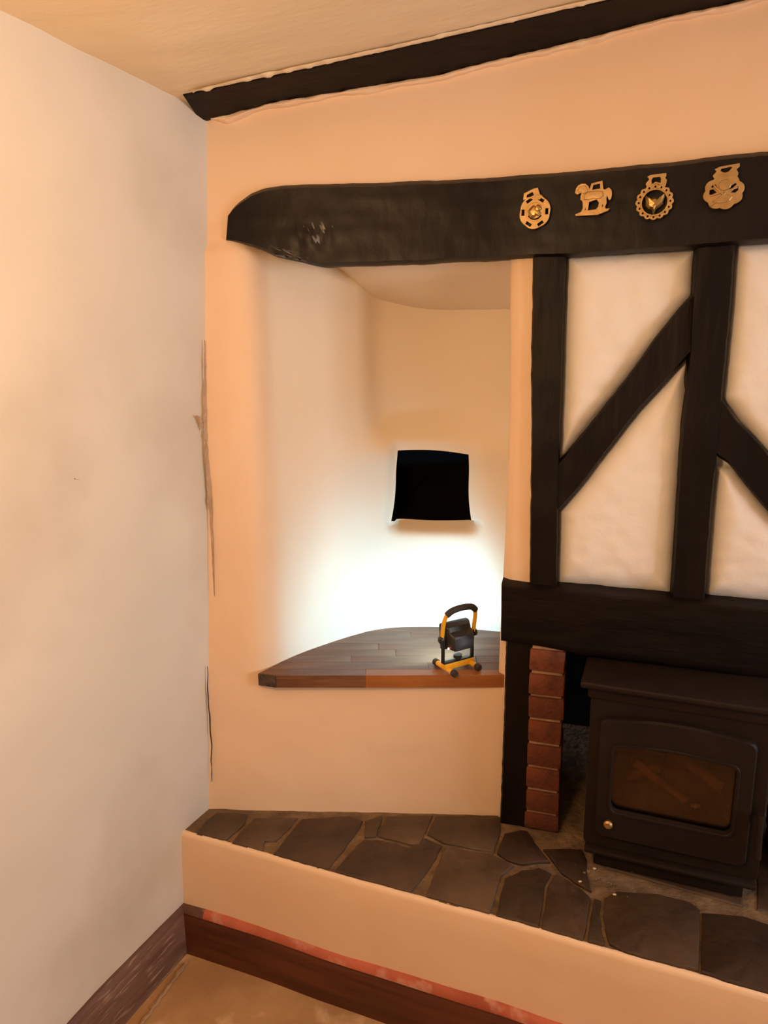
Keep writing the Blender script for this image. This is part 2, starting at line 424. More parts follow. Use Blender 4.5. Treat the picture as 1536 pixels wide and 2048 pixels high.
quad_panel('plaster_panel', [(1100, 985), (1408, 640), (1362, 1206), (1100, 1190)], [(1378, 711), (1371, 770), (1358, 950), (1343, 1190), (1114, 1167), (1117, 1022), (1271, 827)])
quad_panel('plaster_panel', [(1448, 472), (1775, 452), (1765, 1130), (1430, 830)], [(1470, 488), (1740, 470), (1730, 1105), (1536, 910), (1445, 798)])
quad_panel('plaster_panel', [(1422, 880), (1765, 1120), (1760, 1245), (1392, 1215)], [(1432, 930), (1466, 935), (1536, 1022), (1725, 1200), (1725, 1220), (1410, 1192)])
def f_far(u, v):
    return hit(1770 + 700 * u, 440 + (820 - 20 * u) * v, -.004)
patch('plaster_panel', f_far, 10, 10, M['panel'], wall_fire)

# firebox behind the stove
ex = Vector((math.cos(R_(17)), -math.sin(R_(17)), 0)); ey = Vector((math.sin(R_(17)), math.cos(R_(17)), 0))
fb = Vector((.36, wall_y(.36) + .10, 0))
c4 = [fb + ex * .0, fb + ex * 1.35, fb + ex * 1.35 + ey * .5, fb + ey * .5]
vs = [Vector((p.x, p.y, z)) for z in (.34, 1.10) for p in c4]
mesh('wall_firebox', vs, [(1, 2, 6, 5), (2, 3, 7, 6), (3, 0, 4, 7), (4, 5, 6, 7)], M['soot'], smooth=False, fix=False)['kind'] = 'structure'

# ceiling, floor, far sides of the room
def f_ceil(u, v):
    y = 1.86 - 4.5 * u ** 1.6
    xl = left_x(y, 2.24) - .03; x = xl + (2.75 - xl) * v ** 1.3
    yy = y
    if u < .02: yy = wall_y(x) + .03
    elif yy > wall_y(x) + .02: yy = wall_y(x) + .02
    return Vector((x, yy, ceil_z(x, yy)))
patch('ceiling', f_ceil, 110, 90, M['ceil'])
def f_floor(u, v):
    x = -2.7 + 5.5 * u; y = -2.65 + 4.6 * v
    return Vector((x, y, .002 * n3((x, y, 0), 5, 1)))
patch('floor', f_floor, 80, 80, M['floor'])
WY = .05
bm = bmesh.new()
for c, s in (((2.75, 1.325, 1.35), (.1, 1.35, 2.8)), ((2.75, -1.6, 1.35), (.1, 2.1, 2.8)), ((2.75, WY, .42), (.1, 1.2, .86)), ((2.75, WY, 2.4), (.1, 1.2, .76))): box_bm(bm, c, s)
from_bm('wall_right', bm, M['white'], smooth=False)['kind'] = 'structure'
box('wall_rear', (.1, -2.66, 1.35), (5.6, .1, 2.8), M['white'])['kind'] = 'structure'
bm = bmesh.new()
for c, s in (((2.74, WY - .58, 1.43), (.06, .05, 1.2)), ((2.74, WY + .58, 1.43), (.06, .05, 1.2)), ((2.74, WY, .87), (.06, 1.2, .05)), ((2.74, WY, 2.0), (.06, 1.2, .05)), ((2.74, WY, 1.43), (.05, .04, 1.2))): box_bm(bm, c, s, .004)
from_bm('window_1', bm, M['frame'], smooth=False)['kind'] = 'structure'

# ------------------------------------------------------------------ timbers
def timber(name, A, B, off, m, label, depth=None, N=60, Mv=8, cham=.010, rough_=.004, seed=1, ends=(0, 0), off2=None, edge=1.6, bumps=None):
    """hewn beam between two edge lines of its front face; depth = how far it runs into the wall"""
    depth = depth if depth is not None else Vector((.02, .07, 0))
    front = []
    for i in range(N + 1):
        t = i / N; a = interp(A, t); b = interp(B, t)
        ja = noise.noise(Vector((t * 23, seed, 0))) * edge + noise.noise(Vector((t * 90, seed, 3))) * edge * .5
        jb = noise.noise(Vector((t * 23, seed, 7))) * edge + noise.noise(Vector((t * 90, seed, 9))) * edge * .5
        dv = Vector((b[0] - a[0], b[1] - a[1])).normalized()
        a = (a[0] + dv.x * ja, a[1] + dv.y * ja); b = (b[0] + dv.x * jb, b[1] + dv.y * jb)
        col = []
        for j in range(Mv + 1):
            s = j / Mv; s = s if Mv < 3 else (0, .045, *[(k + .5) / (Mv - 3) * .86 + .07 for k in range(Mv - 3)], .955, 1)[j]
            o_ = off if off2 is None else off + (off2 - off) * s
            edge_d = min(s, 1 - s)
            o_ -= cham * max(0, 1 - edge_d / .045)
            if ends[0]: o_ -= ends[0] * max(0, 1 - t / .10) ** 2
            if ends[1]: o_ -= ends[1] * max(0, 1 - (1 - t) / .1) ** 2
            q = hit(a[0] + (b[0] - a[0]) * s, a[1] + (b[1] - a[1]) * s, o_)
            r = rough_ * (n3(q, 7, seed) + .6 * n3((q.x, q.y, q.z), 24, seed + 2))
            if bumps: r += bumps(t, s, q)
            col.append(hit(a[0] + (b[0] - a[0]) * s, a[1] + (b[1] - a[1]) * s, o_ + r))
        front.append(col)
    vs = []; k = Mv + 1
    for c in front: vs += c + [c[-1] + depth, c[0] + depth]
    L = k + 2; fs = []
    for i in range(N):
        for j in range(L): fs.append((i * L + j, i * L + (j + 1) % L, (i + 1) * L + (j + 1) % L, (i + 1) * L + j))
    fs += [tuple(range(L)), tuple(N * L + j for j in range(L))]
    o = autosmooth(mesh(name, vs, fs, m, center=True), 42)
    return tag(o, label, 'beam')

timber('ceiling_beam', [(366, 190), (541, 153), (799, 97), (992, 52), (1104, 26), (1209, 2), (1600, -92), (2000, -190)],
       [(402, 244), (453, 233), (541, 209), (670, 187), (815, 163), (879, 153), (935, 137), (1024, 115), (1104, 97), (1233, 64), (1338, 36), (1474, 8), (1600, -25), (2000, -130)],
       .125, M['timber'], 'dark brown beam running along the ceiling above the chimney wall', depth=Vector((0, .03, .10)), N=110, off2=.006, cham=.004, rough_=.003, seed=4, edge=2.6)

def f_fillet(u, v):
    px, py = interp(CB_B, .012 + .988 * u); wv = (18 + 12 * noise.noise(Vector((u * 22, 1, 4)))) * smooth(-.01, .03, u)
    py += -3 + v * wv + 2.5 * noise.noise(Vector((u * 70, v * 3, 2)))
    o_ = .016 * math.sin(math.pi * min(1, .25 + v * .85)) + .005 * noise.noise(Vector((u * 60, v * 2, 6))) - .006 * v
    return hit(px, py, o_)
patch('plaster_fillet', f_fillet, 240, 8, M['cream'], bpy.data.objects['wall_upper'])
def f_fillet2(u, v):
    px, py = interp(CB_T, .012 + .988 * u); wv = (4 + 3 * noise.noise(Vector((u * 40, 8, 4)))) * smooth(0, .08, u)
    py += 2 - v * wv + 1.6 * noise.noise(Vector((u * 80, v * 3, 9)))
    q = hit(px, py, .128 + .02 * v); q.z += .003 - .006 * (1 - abs(2 * v - 1)) * (.5 + noise.noise(Vector((u * 80, 3, 3)))) + .004 * v
    return q
patch('plaster_fillet', f_fillet2, 240, 4, M['ceil'], bpy.data.objects['ceiling'])

def bress_bumps(t, s, q):
    g = math.exp(-((t - .108) / .026) ** 2) * math.exp(-((s - .66) / .2) ** 2); h = math.exp(-((t - .085) / .03) ** 2) * math.exp(-((s - .95) / .07) ** 2)
    return g * (.010 * n3((q.x * 2.6, q.y, q.z * .7), 34, 5)) + h * (.008 * n3((q.x * 1.5, q.y, q.z), 70, 3)) + .002 * n3((q.x * .3, q.y, q.z * 3), 14, 8)
timber('fireplace_beam', [(456, 430), (466, 416), (482, 402), (503, 387), (530, 376), (560, 371), (640, 369), (760, 365), (900, 360), (1000, 354), (1150, 343), (1300, 328), (1400, 318), (1470, 308), (1536, 303), (2100, 235)],
       [(452, 482), (466, 483), (482, 487), (503, 493), (530, 502), (556, 514), (640, 534), (760, 530), (900, 524), (1000, 519), (1150, 513), (1300, 503), (1400, 496), (1470, 490), (1536, 485), (2100, 438)],
       .032, M['timber_gloss'], 'massive black beam above the alcove and fireplace, with four horse brasses', depth=Vector((.01, .055, .004)), N=210, Mv=17, cham=.016, rough_=.0018, seed=2, ends=(.022, 0), edge=2.0, bumps=bress_bumps)
M['peel'] = mat('peeling_paint_grey_sheen', (.05, .044, .040), .33, (.085, .076, .07), 30, bump=.3, bscale=120, spec=.9, bdist=.002)  # peeling gloss paint, its grey highlights put into the base colour
FB = bpy.data.objects['fireplace_beam']
def peel(name, p0, p1, p2, p3, amp, fx, fy, seed, nu=50, nv=26):
    def fn(u, v):
        a = [p0[k] + (p1[k] - p0[k]) * u for k in (0, 1)]; b = [p3[k] + (p2[k] - p3[k]) * u for k in (0, 1)]
        px, py = a[0] + (b[0] - a[0]) * v, a[1] + (b[1] - a[1]) * v
        m_ = 1 - max(abs(2 * u - 1), abs(2 * v - 1)) ** 3
        w_ = noise.noise(Vector((u * fx, v * fy, seed))) + .6 * noise.noise(Vector((u * fx * 2.3, v * fy * 2, seed + 4)))
        return hit(px, py, base_off(px, py) + amp * w_ - .006 * (1 - m_) - .001) - FB.location
    return patch(name, fn, nu, nv, M['peel'], FB)
def base_off(px, py): return .0315 - (.022 * max(0, 1 - (px - 456) / 1650 / .10) ** 2 if px < 620 else 0)
peel('peeling_paint', (574, 452), (660, 428), (690, 492), (588, 500), .009, 10, 1.8, 3)
peel('peeling_paint', (520, 484), (575, 490), (650, 531), (552, 512), .008, 9, 4, 8)
timber('mantel_beam', [(1003, 1168), (1063, 1176), (1300, 1197), (1536, 1219), (2000, 1262)], [(1002, 1281), (1080, 1292), (1175, 1311), (1300, 1325), (1536, 1357), (2000, 1425)],
       .052, M['timber'], 'thick black mantel beam directly above the stove', depth=Vector((.025, .10, .002)), N=70, Mv=10, cham=.008, rough_=.005, seed=6, edge=1.5)
timber('timber_post', [(1066, 505), (1064, 640), (1062, 747), (1063, 863), (1061, 1000), (1060, 1094), (1059, 1180)], [(1133, 500), (1132, 512), (1127, 660), (1123, 800), (1119, 913), (1116, 1022), (1114, 1185)],
       .014, M['timber_v'], 'upright black post beside the alcove, between mantel and long beam', N=50, seed=11)
timber('timber_post', [(1391, 490), (1385, 588), (1378, 711), (1371, 762), (1374, 780), (1365, 841), (1358, 950), (1351, 1076), (1342, 1205)], [(1471, 480), (1463, 606), (1454, 697), (1445, 794), (1437, 877), (1432, 932), (1423, 1022), (1416, 1112), (1409, 1210)],
       .016, M['timber_v'], 'wider upright black post where both diagonal braces meet', N=54, seed=13)
timber('timber_post', [(1736, 460), (1730, 800), (1722, 1240)], [(1806, 450), (1798, 800), (1788, 1245)], .014, M['timber_v'], 'upright black post beyond the right-hand diagonal brace', N=30, seed=14)
timber('diagonal_brace', [(1112, 930), (1184, 845), (1264, 744), (1311, 675), (1358, 617), (1390, 582)], [(1110, 1030), (1159, 975), (1213, 903), (1271, 827), (1325, 769), (1351, 740), (1384, 704)],
       .008, M['timber_v'], 'black diagonal brace rising to the right between the two posts', N=44, seed=17, depth=Vector((.015, .05, 0)))
timber('diagonal_brace', [(1440, 790), (1473, 841), (1506, 870), (1536, 906), (1640, 1010), (1745, 1115)], [(1430, 908), (1466, 935), (1499, 979), (1536, 1022), (1630, 1118), (1735, 1220)],
       .008, M['timber_v'], 'black diagonal brace falling to the right, at the picture edge', N=44, seed=19, depth=Vector((.015, .05, 0)))
timber('fireplace_post', [(1012, 1278), (1009, 1400), (1003, 1560), (1000, 1645)], [(1078, 1285), (1072, 1400), (1066, 1560), (1062, 1660)],
       .030, M['timber_v'], 'short black post under the mantel, beside the brick jamb', N=40, seed=21, depth=Vector((.025, .09, 0)))

# ------------------------------------------------------------------ raised hearth
ZH = .38
edge_px = [(362, 1664), (500, 1700), (650, 1745), (820, 1791), (1000, 1840), (1180, 1892), (1380, 1950), (1536, 1995)]
front = [at_z(*p, ZH) for p in edge_px]
dr = (front[-1] - front[-3]).normalized()
front = [front[0] - (front[1] - front[0]) * .2] + front + [front[-1] + dr * .6, front[-1] + dr * 1.6]
fr2 = [(p.x, p.y) for p in front]
hearth = thing('raised_hearth', 'raised plastered hearth topped with dark slate slabs', 'hearth', (.3, 1.45, 0))
def hpatch(name, fn, nu, nv, m):
    return patch(name, lambda u, v: fn(u, v) - hearth.location, nu, nv, m, hearth)
nrm = Vector((-dr.y, dr.x, 0)); nrm = nrm if nrm.y < 0 else -nrm
def f_riser(u, v):
    x, y = interp(fr2, u)
    prof = [(0, -.01), (0, .10), (0, .20), (.0, .30), (.0, ZH - .016), (-.002, ZH - .007), (-.006, ZH - .003), (-.013, ZH - .003), (-.02, ZH - .008)]
    o_, z = interp(prof, v) if False else prof[round(v * 8)]
    d = plaster((x, y, z), 1.1)
    rag = .004 * n3((x, y, 0), 30, 2) + .003 * n3((x, y, 0), 75, 4) if v > .7 else 0
    q = Vector((x, y, z)) + nrm * (o_ + d + (rag if v > .85 else 0))
    if .7 < v < 1: q.z += rag * .3
    return q
hpatch('plaster_riser', f_riser, 260, 8, M['cream'])
def f_bed(u, v):
    x, y = interp(fr2, u); a = Vector((x, y, 0)) - nrm * .008
    b = Vector((a.x - .02 + .1 * u, max(a.y + .02, wall_y(a.x) + .10 + .55 * smooth(.35, .45, a.x)), 0))
    q = a + (b - a) * v; q.z = ZH - .004 + .002 * n3(q, 14, 3) + .0012 * n3(q, 50, 3)
    return q
hpatch('mortar_bed', f_bed, 160, 50, M['mortar'])
Z1 = lambda a, b: (a / 2.1333 + 340, b / 2.1333 + 1580)
Z2 = lambda a, b: (a / 2.415 + 900, b / 2.415 + 1620)
SL = [[Z1(*p) for p in q] for q in (
    [(112, 184), (150, 130), (200, 94), (330, 98), (318, 140), (240, 208), (170, 205)],
    [(262, 222), (310, 165), (362, 116), (546, 116), (500, 168), (452, 213), (404, 213), (394, 258), (320, 245)],
    [(438, 276), (500, 195), (562, 120), (700, 112), (770, 106), (822, 128), (800, 170), (740, 250), (680, 330), (560, 316)],
    [(832, 132), (905, 108), (894, 150), (878, 196), (828, 198)],
    [(888, 194), (902, 150), (926, 110), (1122, 106), (1095, 165), (1062, 234), (960, 212)],
    [(704, 344), (760, 275), (826, 208), (880, 208), (960, 226), (1052, 250), (1095, 202), (1160, 232), (1120, 310), (1080, 370), (1024, 436), (850, 396)],
    [(1098, 186), (1132, 112), (1260, 106), (1400, 106), (1412, 165), (1382, 264), (1280, 244), (1168, 222)],
    [(1090, 452), (1130, 350), (1178, 240), (1280, 258), (1382, 276), (1466, 322), (1412, 366), (1385, 450), (1362, 524), (1200, 484)])]
SL += [[Z2(*p) for p in q] for q in (
    [(228, 205), (262, 112), (340, 96), (372, 100), (432, 186), (478, 246), (350, 260), (275, 240)],
    [(222, 508), (246, 410), (268, 326), (350, 288), (430, 276), (492, 304), (454, 360), (446, 460), (425, 578), (320, 545)],
    [(436, 582), (458, 470), (466, 372), (516, 308), (580, 345), (640, 386), (678, 420), (668, 510), (650, 600), (636, 630), (530, 608)],
    [(448, 188), (540, 184), (642, 186), (662, 240), (662, 312), (684, 392), (600, 345), (540, 298)],
    [(662, 628), (680, 520), (696, 424), (726, 436), (718, 500), (730, 570), (742, 640), (730, 654)],
    [(768, 640), (752, 570), (740, 500), (748, 425), (800, 392), (1000, 402), (1150, 440), (1206, 480), (1205, 640), (1200, 770), (1060, 740), (960, 714), (850, 686)],
    [(1216, 490), (1420, 505), (1620, 580), (1700, 700), (1690, 930), (1540, 880), (1380, 834), (1214, 778)])]
def densify(poly, n=3, j=.0035):
    out = []
    for k, (a, b) in enumerate(zip(poly, poly[1:] + poly[:1])):
        for i in range(n):
            t = i / n; x, y = a[0] + (b[0] - a[0]) * t, a[1] + (b[1] - a[1]) * t
            out.append((x + noise.noise(Vector((x * 30, y * 30, 1))) * j, y + noise.noise(Vector((x * 30, y * 30, 9))) * j))
    return out
slate_mats = []
for i, k in enumerate((1.0, 1.25, .82)):
    mm = M['slate'].copy(); mm.name = 'hearth_slate_tone'
    for nd in mm.node_tree.nodes:
        if nd.type == 'VALTORGB':
            for e in nd.color_ramp.elements: e.color = (e.color[0] * k, e.color[1] * k * (1.03 - .03 * i), e.color[2] * k, 1)
    slate_mats.append(mm)
def keep_in(p):                 # slabs stop just short of the plaster lip
    best = None
    for a, b in zip(front, front[1:]):
        t = max(0, min(1, ((p.x - a.x) * (b.x - a.x) + (p.y - a.y) * (b.y - a.y)) / ((b - a).length ** 2)))
        q = a + (b - a) * t; d = math.hypot(p.x - q.x, p.y - q.y)
        if best is None or d < best[0]: best = (d, q, (Vector((p.x, p.y, 0)) - Vector((q.x, q.y, 0))).dot(nrm))
    d, q, side = best
    lim = .011 + .003 * noise.noise(Vector((p.x * 25, p.y * 25, 5)))
    return (p.x - nrm.x * (side + lim), p.y - nrm.y * (side + lim)) if side > -lim else (p.x, p.y)
dim_slates = []                      # darker slate copies: the dimmer light by the stove put into the colour
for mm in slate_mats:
    m2 = mm.copy(); m2.name = 'dim_hearth_slate'; dim_slates.append(m2)
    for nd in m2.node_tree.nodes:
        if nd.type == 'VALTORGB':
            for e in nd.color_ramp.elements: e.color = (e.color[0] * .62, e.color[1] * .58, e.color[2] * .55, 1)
for i, q in enumerate(SL):
    poly = [(p.x, p.y) for p in (at_z(*c, ZH + .003) for c in q)]
    prism('stone_slab', [keep_in(Vector((*p, 0))) for p in densify(poly)], ZH - .03, ZH + .003 + random.uniform(-.001, .002), (slate_mats if i < 8 else dim_slates)[i % 3], hearth, bev=.0028, jit=.0009, tilt=.006)
# slabs running on under the stove and out of frame
for poly in ([(.53, 1.60), (.84, 1.45), (1.02, 1.80), (.70, 1.98)], [(.87, 1.44), (1.20, 1.36), (1.36, 1.62), (1.05, 1.80)], [(1.0, 1.16), (1.35, 1.02), (1.45, 1.26), (1.12, 1.34)]):
    prism('stone_slab', densify(poly), ZH - .03, ZH, M['slate'], hearth, bev=.0028, jit=.0009)
# crumbs of mortar by the stove
bm = bmesh.new()
for k in range(34):
    px = random.gauss(1215, 26); py = 1752 + (px - 1190) * .5 + random.gauss(0, 8)
    p = at_z(px, py, ZH + .006); r = random.uniform(.0015, .0045)
    bmesh.ops.create_icosphere(bm, subdivisions=1, radius=r, matrix=Matrix.Translation(p) @ Matrix.Diagonal((1, random.uniform(.5, 1), random.uniform(.4, .8), 1)))
o = from_bm('mortar_crumbs', bm, M['mortar'], smooth=False); o['kind'] = 'stuff'; tag(o, 'loose mortar crumbs on the slate at the stove foot', 'debris')
for px, py, lb in ((1189, 1737, 'tiny pale plaster chip against the left end of the stove plinth'), (1264, 1742, 'tiny pale plaster chip under the stove door, in front of the plinth'), (1229, 1789, 'tiny pale plaster chip among the mortar crumbs on the slate'), (1160, 1763, 'tiny pale plaster chip on the slate in front of the bricks')):
    p = at_z(px, py, ZH + .004); bm = bmesh.new()
    bmesh.ops.create_icosphere(bm, subdivisions=1, radius=.0042, matrix=Matrix.Diagonal((1.2, .8, .6, 1)))
    tag(from_bm('plaster_chip', bm, M['chip'], None, p, smooth=False), lb, 'chip', 'pale chips by the stove')

# ------------------------------------------------------------------ skirting boards
def skirting(name, path, h, m_face, m_top):
    """moulded board along a plan path; path points, room side to the right of travel"""
    prof = [(0, -.01), (.017, -.01), (.017, h - .030), (.014, h - .024), (.0145, h - .018), (.011, h - .008), (.006, h - .001), (0, h), (-.01, h)]
    pts = [Vector((p[0], p[1], 0)) for p in path]; vs = []; n = len(prof)
    for i, p in enumerate(pts):
        t0 = (pts[i] - pts[i - 1]).normalized() if i else (pts[1] - pts[0]).normalized()
        t1 = (pts[i + 1] - pts[i]).normalized() if i < len(pts) - 1 else t0
        nn = Vector((t0.y + t1.y, -t0.x - t1.x, 0)).normalized()
        for d, z in prof:
            q = p + nn * (d + .001 * noise.noise(Vector((i * .6, z * 20, 2)))); vs.append((q.x, q.y, z + .002 * noise.noise(Vector((i * .33, 5, 1)))))
    fs = []; mi = []
    for i in range(len(pts) - 1):
        for j in range(n - 1):
            fs.append((i * n + j, i * n + j + 1, (i + 1) * n + j + 1, (i + 1) * n + j)); mi.append(1 if j >= 4 else 0)
    o = mesh(name, vs, fs, [m_face, m_top], fix=False, mi=mi); o['kind'] = 'structure'; return autosmooth(o, 30)
c0 = Vector((left_x(1.74, .1) + .004, 1.745))
lp = [(left_x(y, .08) + .002, y) for y in [-2.5 + (1.755 + 2.5) * i / 30 for i in range(31)]]
skirting('baseboard_left', lp, .150, M['skirt_old'], M['skirt_old'])
hp = [interp(fr2, .015 + .985 * i / 50) for i in range(51)]
hp = [(p[0] + nrm.x * .002, p[1] + nrm.y * .002) for p in hp if p[0] > left_x(p[1], .1) + .004]
HS = [(hp[0][0] - .02, hp[0][1] + .008)] + hp
skirting('baseboard_hearth', HS[2:], .150, M['skirt'], M['skirt_red'])
skirting('baseboard_corner', HS[:3], .150, M['skirt'], M['skirt_old'])

# ------------------------------------------------------------------ brick jambs
def brick_column(xs, label, rows, cut=None):
    base = thing('brick_jamb', label, 'brickwork', (xs, wall_y(xs), ZH), -R_(17))
    zs_ = [0.0]
    hgt = [.046, .060, .060, .061, .062, .059, .056, .060]
    for h in hgt: zs_.append(zs_[-1] + h + .009)
    box('mortar_core', (.044, .022, .272), (.080, .110, .545), M['grout'], base, .003)
    z = 0
    for r in range(rows):
        h = hgt[r]
        wv = .090 + random.uniform(-.003, .003)
        bm = bmesh.new(); box_bm(bm, (0, 0, 0), (wv, .12, h), .005, None, 2)
        for v in bm.verts:
            v.co += Vector((.0018 * n3(v.co, 40, r), .002 * n3(v.co, 30, r + 5), .0015 * n3(v.co, 40, r + 9)))
        mb = M['brick'].copy(); mb.name = 'red_brick_tone'; k = (.7, .85, 1.0, .72, 1.05, .7, 1.1, 1.15)[r % 8]
        for nd in mb.node_tree.nodes:
            if nd.type == 'VALTORGB' and nd.color_ramp.elements[0].color[0] > .01:
                for e in nd.color_ramp.elements: e.color = (e.color[0] * k, e.color[1] * k * (1.15 if r > 5 else 1), e.color[2] * k * (1.6 if r > 5 else 1), 1)
        o = autosmooth(from_bm('brick', bm, mb, base, Vector((.045 + random.uniform(-.002, .002), .018 + random.uniform(-.002, .002), zs_[r] + h / 2 + .004)), (0, random.uniform(-.012, .012), random.uniform(-.02, .02))), 40)
    return base
brick_column(.392, 'narrow stack of worn red bricks between black post and stove', 8)
brick_column(.985, 'red brick jamb at the right edge of the fireplace opening', 8)

# ------------------------------------------------------------------ stove
SY = R_(21.5)
st_o = at_z(1190, 1737, ZH)
stove = thing('wood_stove', 'black cast iron wood burning stove with glazed door', 'stove', (st_o.x, st_o.y, ZH + .004), -SY)
def outline_round(x0, x1, z0_, z1_, r, arch=0, n=5):
    pts = []
    for cx, cz, a0 in ((x1 - r, z0_ + r, -90), (x1 - r, z1_ - r, 0), (x0 + r, z1_ - r, 90), (x0 + r, z0_ + r, 180)):
        for i in range(n + 1):
            a = R_(a0 + 90 * i / n); pts.append((cx + r * math.cos(a), cz + r * math.sin(a)))
        if a0 == 0 and arch:
            for i in range(1, 10):
                t = i / 10; pts.append((x1 - r + (x0 - x1 + 2 * r) * t, z1_ + arch * math.sin(math.pi * t)))
    return pts
def ring_plate(name, outer, inner, y0, y1, m, parent, bev=.003):
    """frame in the local XZ plane between two outlines of equal length, front at y0"""
    n = len(outer); oc = (sum(p[0] for p in outer) / n, sum(p[1] for p in outer) / n)
    def ins(p, d): v = Vector((oc[0] - p[0], oc[1] - p[1])).normalized() * d; return (p[0] + v.x, p[1] + v.y)
    loops = [[(p[0], y1, p[1]) for p in outer], [(p[0], y0 + bev, p[1]) for p in outer], [(*(ins(p, bev)), y0) for p in outer],
             [(*(ins(p, -bev)), y0) for p in inner], [(p[0], y0 + bev, p[1]) for p in inner], [(p[0], y1, p[1]) for p in inner]]
    loops = [[(q[0], q[1], q[2]) if len(q) == 3 and i not in (2, 3) else (q[0], q[2], q[1]) for q in L] for i, L in enumerate(loops)]
    vs = [q for L in loops for q in L]; fs = []
    for a in range(6):
        b = (a + 1) % 6
        for i in range(n):
            j = (i + 1) % n; fs.append((a * n + i, a * n + j, b * n + j, b * n + i))
    return autosmooth(mesh(name, vs, fs, m, parent), 40)
# body as an open box: sides, back, firebrick floor and front surround
bm = bmesh.new()
box_bm(bm, (-.026, .13, .284), (.012, .23, .44), .003); box_bm(bm, (.359, .13, .284), (.012, .23, .44), .003)
box_bm(bm, (.166, .245, .284), (.39, .012, .44), .003); box_bm(bm, (.166, .13, .075), (.39, .23, .03), .003); box_bm(bm, (.166, .13, .495), (.39, .23, .016), .003)
autosmooth(from_bm('body', bm, M['iron'], stove))
ring_plate('front_surround', outline_round(-.033, .365, .062, .500, .012), outline_round(.02, .312, .13, .412, .02), .002, .022, M['iron'], stove)
box('top_plate', (.166, .10, .508), (.444, .27, .016), M['iron'], stove, .005, seg=3)
box('top_fascia', (.166, .010, .482), (.412, .035, .036), M['iron'], stove, .006)
box('plinth', (.166, .12, .027), (.345, .22, .050), M['iron'], stove, .004)
box('ash_lip', (.166, -.004, .057), (.388, .034, .012), M['iron'], stove, .004)
d_out = outline_round(-.006, .334, .104, .422, .02, arch=.014); d_in = outline_round(.029, .296, .181, .356, .018, arch=.008)
door = ring_plate('door', d_out, d_in, -.020, .004, M['iron'], stove, .005)
n = len(d_in)
gl = [(.163 + (p[0] - .163) * 1.04, -.006, .268 + (p[1] - .268) * 1.04) for p in d_in]
mesh('glass', gl + [(q[0], -.003, q[2]) for q in gl], [tuple(range(n)), tuple(range(n, 2 * n))] + [(i, (i + 1) % n, n + (i + 1) % n, n + i) for i in range(n)], M['glass'], door, smooth=False)
rim_o = outline_round(.021, .304, .173, .364, .022, arch=.008)
ring_plate('glass_bead', rim_o, d_in, -.024, -.016, M['iron'], door, .002)
bm = bmesh.new(); tube_bm(bm, [(.352, -.004, .24), (.352, -.028, .24)], .009, 12); tube_bm(bm, [(.352, -.028, .255), (.352, -.034, .21), (.352, -.038, .15)], [.008, .007, .009], 10)
autosmooth(from_bm('door_handle', bm, M['iron'], door))
bm = bmesh.new(); tube_bm(bm, [(.026, -.018, .150), (.026, -.024, .150), (.026, -.026, .150), (.026, -.034, .150), (.026, -.038, .150)], [.006, .006, .010, .011, .007], 14)
k = autosmooth(from_bm('air_knob', bm, M['brass'], door), 40); k['label'] = 'small brass air control knob'
for x in (.02, .31):
    for y in (.03, .20):
        bm = bmesh.new(); tube_bm(bm, [(x, y, -.001), (x, y, .006)], [.018, .014], 12); autosmooth(from_bm('foot', bm, M['iron'], stove))
SM = Matrix.Translation(stove.location) @ Matrix.Rotation(-SY, 4, 'Z')
# ash bed and logs inside
def f_ash(u, v):
    x = -.015 + .362 * u; y = .03 + .205 * v
    return SM @ Vector((x, y, .112 + .08 * u * smooth(0, .6, v) + .075 * v + .012 * n3((x, y, 0), 24, 3)))
o = patch('ash_bed', f_ash, 30, 24, M['ash'], kind=None); o['kind'] = 'stuff'; tag(o, 'bed of brown wood ash inside the stove', 'ash')
def log(a, b, r, label, seed):
    a, b = SM @ Vector(a), SM @ Vector(b); path = []; rr = []
    for i in range(9):
        t = i / 8; path.append(a + (b - a) * t + Vector((0, 0, .004 * noise.noise(Vector((t * 4, seed, 0))))))
        rr.append(r * (1 + .15 * noise.noise(Vector((t * 5, seed, 4)))))
    cen = (a + b) / 2; cen.z = min(a.z, b.z) - r
    bm = bmesh.new(); tube_bm(bm, [p - cen for p in path], rr, 9)
    for v in bm.verts: v.co += v.normal * 0 + Vector((n3(v.co, 60, seed), n3(v.co, 60, seed + 3), n3(v.co, 60, seed + 6))) * .0025
    tag(autosmooth(from_bm('firewood_log', bm, M['log'], None, cen), 50), label, 'log')
log((.075, .07, .272), (.200, .05, .206), .012, 'long charred log sloping across the middle of the stove window', 3)
log((.062, .10, .208), (.135, .12, .240), .011, 'short log leaning left behind the stove glass', 5)
log((.165, .15, .275), (.285, .09, .234), .014, 'log sloping down at the right behind the stove glass', 8)
bm = bmesh.new(); bmesh.ops.create_icosphere(bm, subdivisions=1, radius=.009, matrix=Matrix.Diagonal((1.5, .8, .7, 1)))
tag(from_bm('ember_lump', bm, M['chip'], None, SM @ Vector((.222, .045, .200)), smooth=False), 'pale lump of ash in front of the logs', 'ash')

